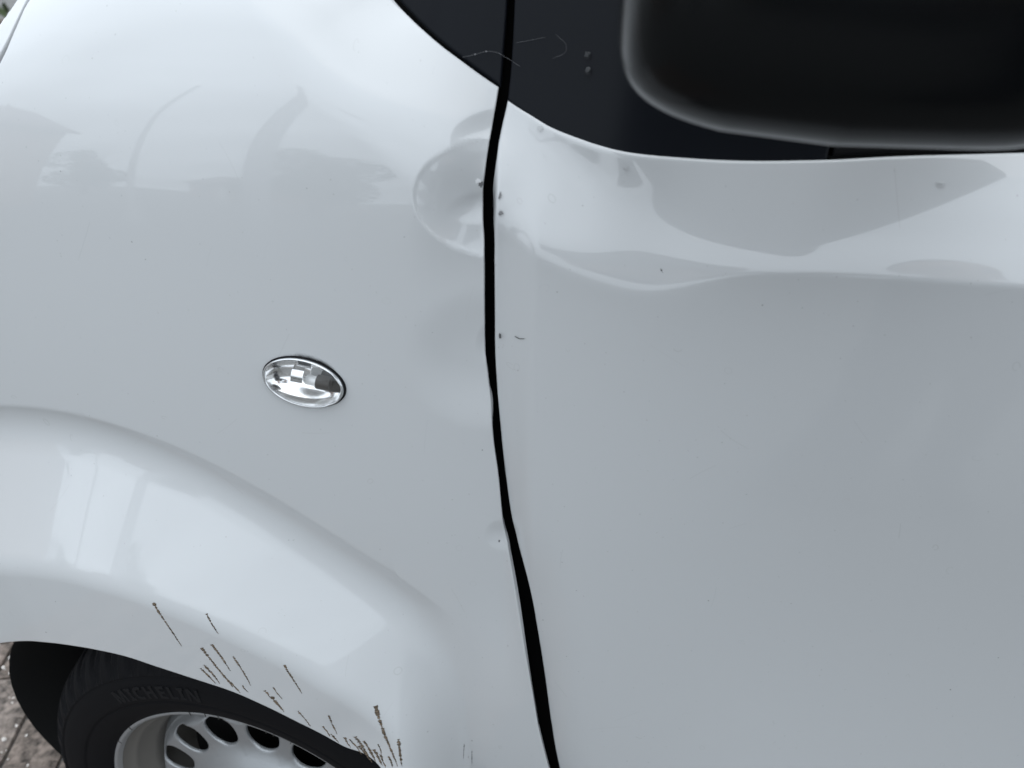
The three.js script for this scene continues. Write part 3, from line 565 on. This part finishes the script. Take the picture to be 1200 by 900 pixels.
// ---- the photographer, in dark clothes, holding the phone the picture is taken with
{
  const seg = (p, a, b, ra, rb) => { const ux = b[0] - a[0], uy = b[1] - a[1], uz = b[2] - a[2], wx = p[0] - a[0], wy = p[1] - a[1], wz = p[2] - a[2], t = Math.min(1, Math.max(0, (wx * ux + wy * uy + wz * uz) / (ux * ux + uy * uy + uz * uz || 1e-9))); return Math.hypot(wx - t * ux, wy - t * uy, wz - t * uz) - (ra + (rb - ra) * t); };
  const flesh = (bones, lo, side, cells, k, tones) => {
    const mc = new MarchingCubes(cells, new THREE.MeshStandardMaterial(), false, false, 400000), half = side / 2;
    mc.isolation = 0;
    for (let z = 0; z < cells; z++) for (let y = 0; y < cells; y++) for (let x = 0; x < cells; x++) {
      const p = [x, y, z].map((v, m) => lo[m] + half + (v - cells / 2) / (cells / 2) * half);
      let d = 1; for (const b of bones) { const e = seg(p, b[0], b[1], b[2], b[3]); if (e < d + k) { const h = Math.max(0, k - Math.abs(d - e)) / k; d = Math.min(d, e) - h * h * k / 4; } }
      mc.field[x + y * cells + z * cells * cells] = -d;
    }
    mc.update();
    const g = new THREE.BufferGeometry(); g.setAttribute('position', new THREE.BufferAttribute(mc.positionArray.slice(0, mc.count * 3), 3));
    const m = mergeVertices(g, 1e-5), p = m.attributes.position, col = new Float32Array(p.count * 3);
    for (let i = 0; i < p.count; i++) {
      const q = [p.getX(i), p.getY(i), p.getZ(i)].map((v, n) => lo[n] + half + v * half); p.setXYZ(i, ...q);
      let best = 9, tone = 0; for (const b of bones) { const e = seg(q, b[0], b[1], b[2], b[3]); if (e < best) { best = e; tone = b[4]; } }
      col.set(tones[tone], i * 3);
    }
    m.setAttribute('color', new THREE.BufferAttribute(col, 3)); m.computeVertexNormals(); return m;
  };
  const tones = [[0.014, 0.015, 0.018], [0.022, 0.025, 0.036], [0.42, 0.26, 0.19], [0.02, 0.018, 0.016], [0.03, 0.02, 0.015], [0.02, 0.02, 0.02]];
  const J = 0, T = 1, S = 2, B = 3;
  const bones = [
    [[0.40, 0.95, 1.03], [0.37, 1.18, 1.01], 0.15, 0.15, J], [[0.30, 0.95, 1.03], [0.46, 0.95, 1.03], 0.12, 0.12, J], [[0.27, 1.34, 0.99], [0.46, 1.34, 0.99], 0.125, 0.125, J], [[0.24, 1.43, 0.98], [0.48, 1.43, 0.98], 0.075, 0.075, J],
    [[0.365, 1.45, 0.98], [0.355, 1.53, 0.955], 0.058, 0.052, S],
    [[0.18, 1.42, 0.97], [0.05, 1.16, 0.86], 0.062, 0.048, J], [[0.05, 1.16, 0.86], [-0.03, 1.24, 0.66], 0.047, 0.036, J], [[0.54, 1.42, 0.97], [0.47, 1.14, 0.88], 0.062, 0.048, J], [[0.47, 1.14, 0.88], [0.19, 1.235, 0.66], 0.047, 0.036, J],
    [[0.31, 0.92, 1.03], [0.30, 0.50, 1.0], 0.095, 0.065, T], [[0.30, 0.50, 1.0], [0.30, 0.10, 1.06], 0.062, 0.048, T], [[0.45, 0.92, 1.03], [0.47, 0.50, 1.01], 0.095, 0.065, T], [[0.47, 0.50, 1.01], [0.48, 0.10, 1.07], 0.062, 0.048, T],
    [[0.30, 0.045, 1.09], [0.29, 0.04, 0.90], 0.045, 0.04, B], [[0.48, 0.045, 1.10], [0.49, 0.04, 0.91], 0.045, 0.04, B],
  ];
  for (const b of bones) for (const k of [0, 1]) b[k][0] += 0.19 * sstep(0.64, 0.9, b[k][2]);       // standing a step to the right of the phone
  const person = thing('person', 'person in a dark jacket holding up a phone, mirrored dimly in the door', 'person', [0.1, 0, 0.02]); person.scale.set(1.1, 1.0, 1.0);
  const H = [0.54, 1.655, 0.925], at = (x, y, z) => [H[0] + x, H[1] + y, H[2] + z];
  const head = [
    [at(0, 0.03, 0.02), at(0, 0.03, -0.01), 0.083, 0.082, S], [at(0, -0.03, -0.02), at(0, -0.075, -0.055), 0.062, 0.035, S], [at(0, -0.12, 0.03), at(0, -0.06, 0.01), 0.05, 0.055, S],
    [at(0, 0.01, -0.092), at(0, -0.028, -0.106), 0.009, 0.014, S], [at(-0.015, -0.058, -0.084), at(0.015, -0.058, -0.084), 0.009, 0.009, S], [at(-0.08, 0.015, 0.01), at(-0.082, -0.025, 0.005), 0.012, 0.01, S], [at(0.08, 0.015, 0.01), at(0.082, -0.025, 0.005), 0.012, 0.01, S],
    [at(-0.032, 0.012, -0.076), at(-0.032, 0.012, -0.076), 0.013, 0.013, 5], [at(0.032, 0.012, -0.076), at(0.032, 0.012, -0.076), 0.013, 0.013, 5], [at(0, 0.065, 0.03), at(0, 0.055, 0.0), 0.076, 0.08, 4], [at(-0.03, 0.04, 0.05), at(0.03, 0.04, 0.05), 0.07, 0.07, 4],
  ];
  const hand = (wrist, sgn) => {                                                      // fingers behind the phone's back edge, thumb in front of it
    const [x, y, z] = wrist, q = (a, b, c) => [x + sgn * a, y + b, z + c], out = [[wrist, q(0.012, 0.035, -0.045), 0.027, 0.03, S], [q(-0.012, 0.03, -0.05), q(0.018, 0.05, -0.055), 0.02, 0.02, S]];
    [[0.028, 0.02, 0.064], [0.012, 0.034, 0.070], [-0.004, 0.046, 0.066], [-0.02, 0.056, 0.054]].forEach(([a, b, l]) => { out.push([q(a * 0.6, b, -0.06), q(a + 0.012, b + 0.016, -0.06 - l * 0.35), 0.0095, 0.009, S], [q(a + 0.012, b + 0.016, -0.06 - l * 0.35), q(a + 0.034, b + 0.022, -0.06 - l * 0.5), 0.009, 0.0075, S]); });
    out.push([q(0.02, 0.03, -0.035), q(0.042, 0.045, -0.05), 0.011, 0.0095, S], [q(0.042, 0.045, -0.05), q(0.058, 0.06, -0.06), 0.0095, 0.008, S]);
    return out;
  };
  const flesh2 = [flesh(bones, [-0.35, -0.02, 0.0], 1.8, 130, 0.05, tones), flesh(head, [0.39, 1.48, 0.77], 0.3, 90, 0.02, tones), ...[[[-0.04, 1.245, 0.65], 1], [[0.2, 1.24, 0.65], -1]].map(([w, s]) => flesh(hand(w, s), [w[0] - 0.1, w[1] - 0.06, w[2] - 0.15], 0.2, 64, 0.012, tones))];
  obj('body', mergeGeometries(flesh2), mat([1, 1, 1], 0.85, { vertexColors: true }), person);
  const phone = thing('phone', 'dark phone held just behind the point of view', 'phone', [0, 0, 0]);
  phone.position.copy(camera.position); phone.quaternion.copy(camera.quaternion);
  const shape = new THREE.Shape(), w = 0.147, h = 0.071, c = 0.011, x0 = -0.022, y1 = 0.022;
  shape.moveTo(x0 + c, y1 - h); shape.lineTo(x0 + w - c, y1 - h); shape.quadraticCurveTo(x0 + w, y1 - h, x0 + w, y1 - h + c); shape.lineTo(x0 + w, y1 - c); shape.quadraticCurveTo(x0 + w, y1, x0 + w - c, y1); shape.lineTo(x0 + c, y1); shape.quadraticCurveTo(x0, y1, x0, y1 - c); shape.lineTo(x0, y1 - h + c); shape.quadraticCurveTo(x0, y1 - h, x0 + c, y1 - h);
  obj('phone_body', new THREE.ExtrudeGeometry(shape, { depth: 0.0065, bevelEnabled: true, bevelSize: 0.0008, bevelThickness: 0.0008, bevelSegments: 3 }).translate(0, 0, 0.006), mat([0.02, 0.02, 0.022], 0.2), phone);
}
renderer.render(scene, camera);
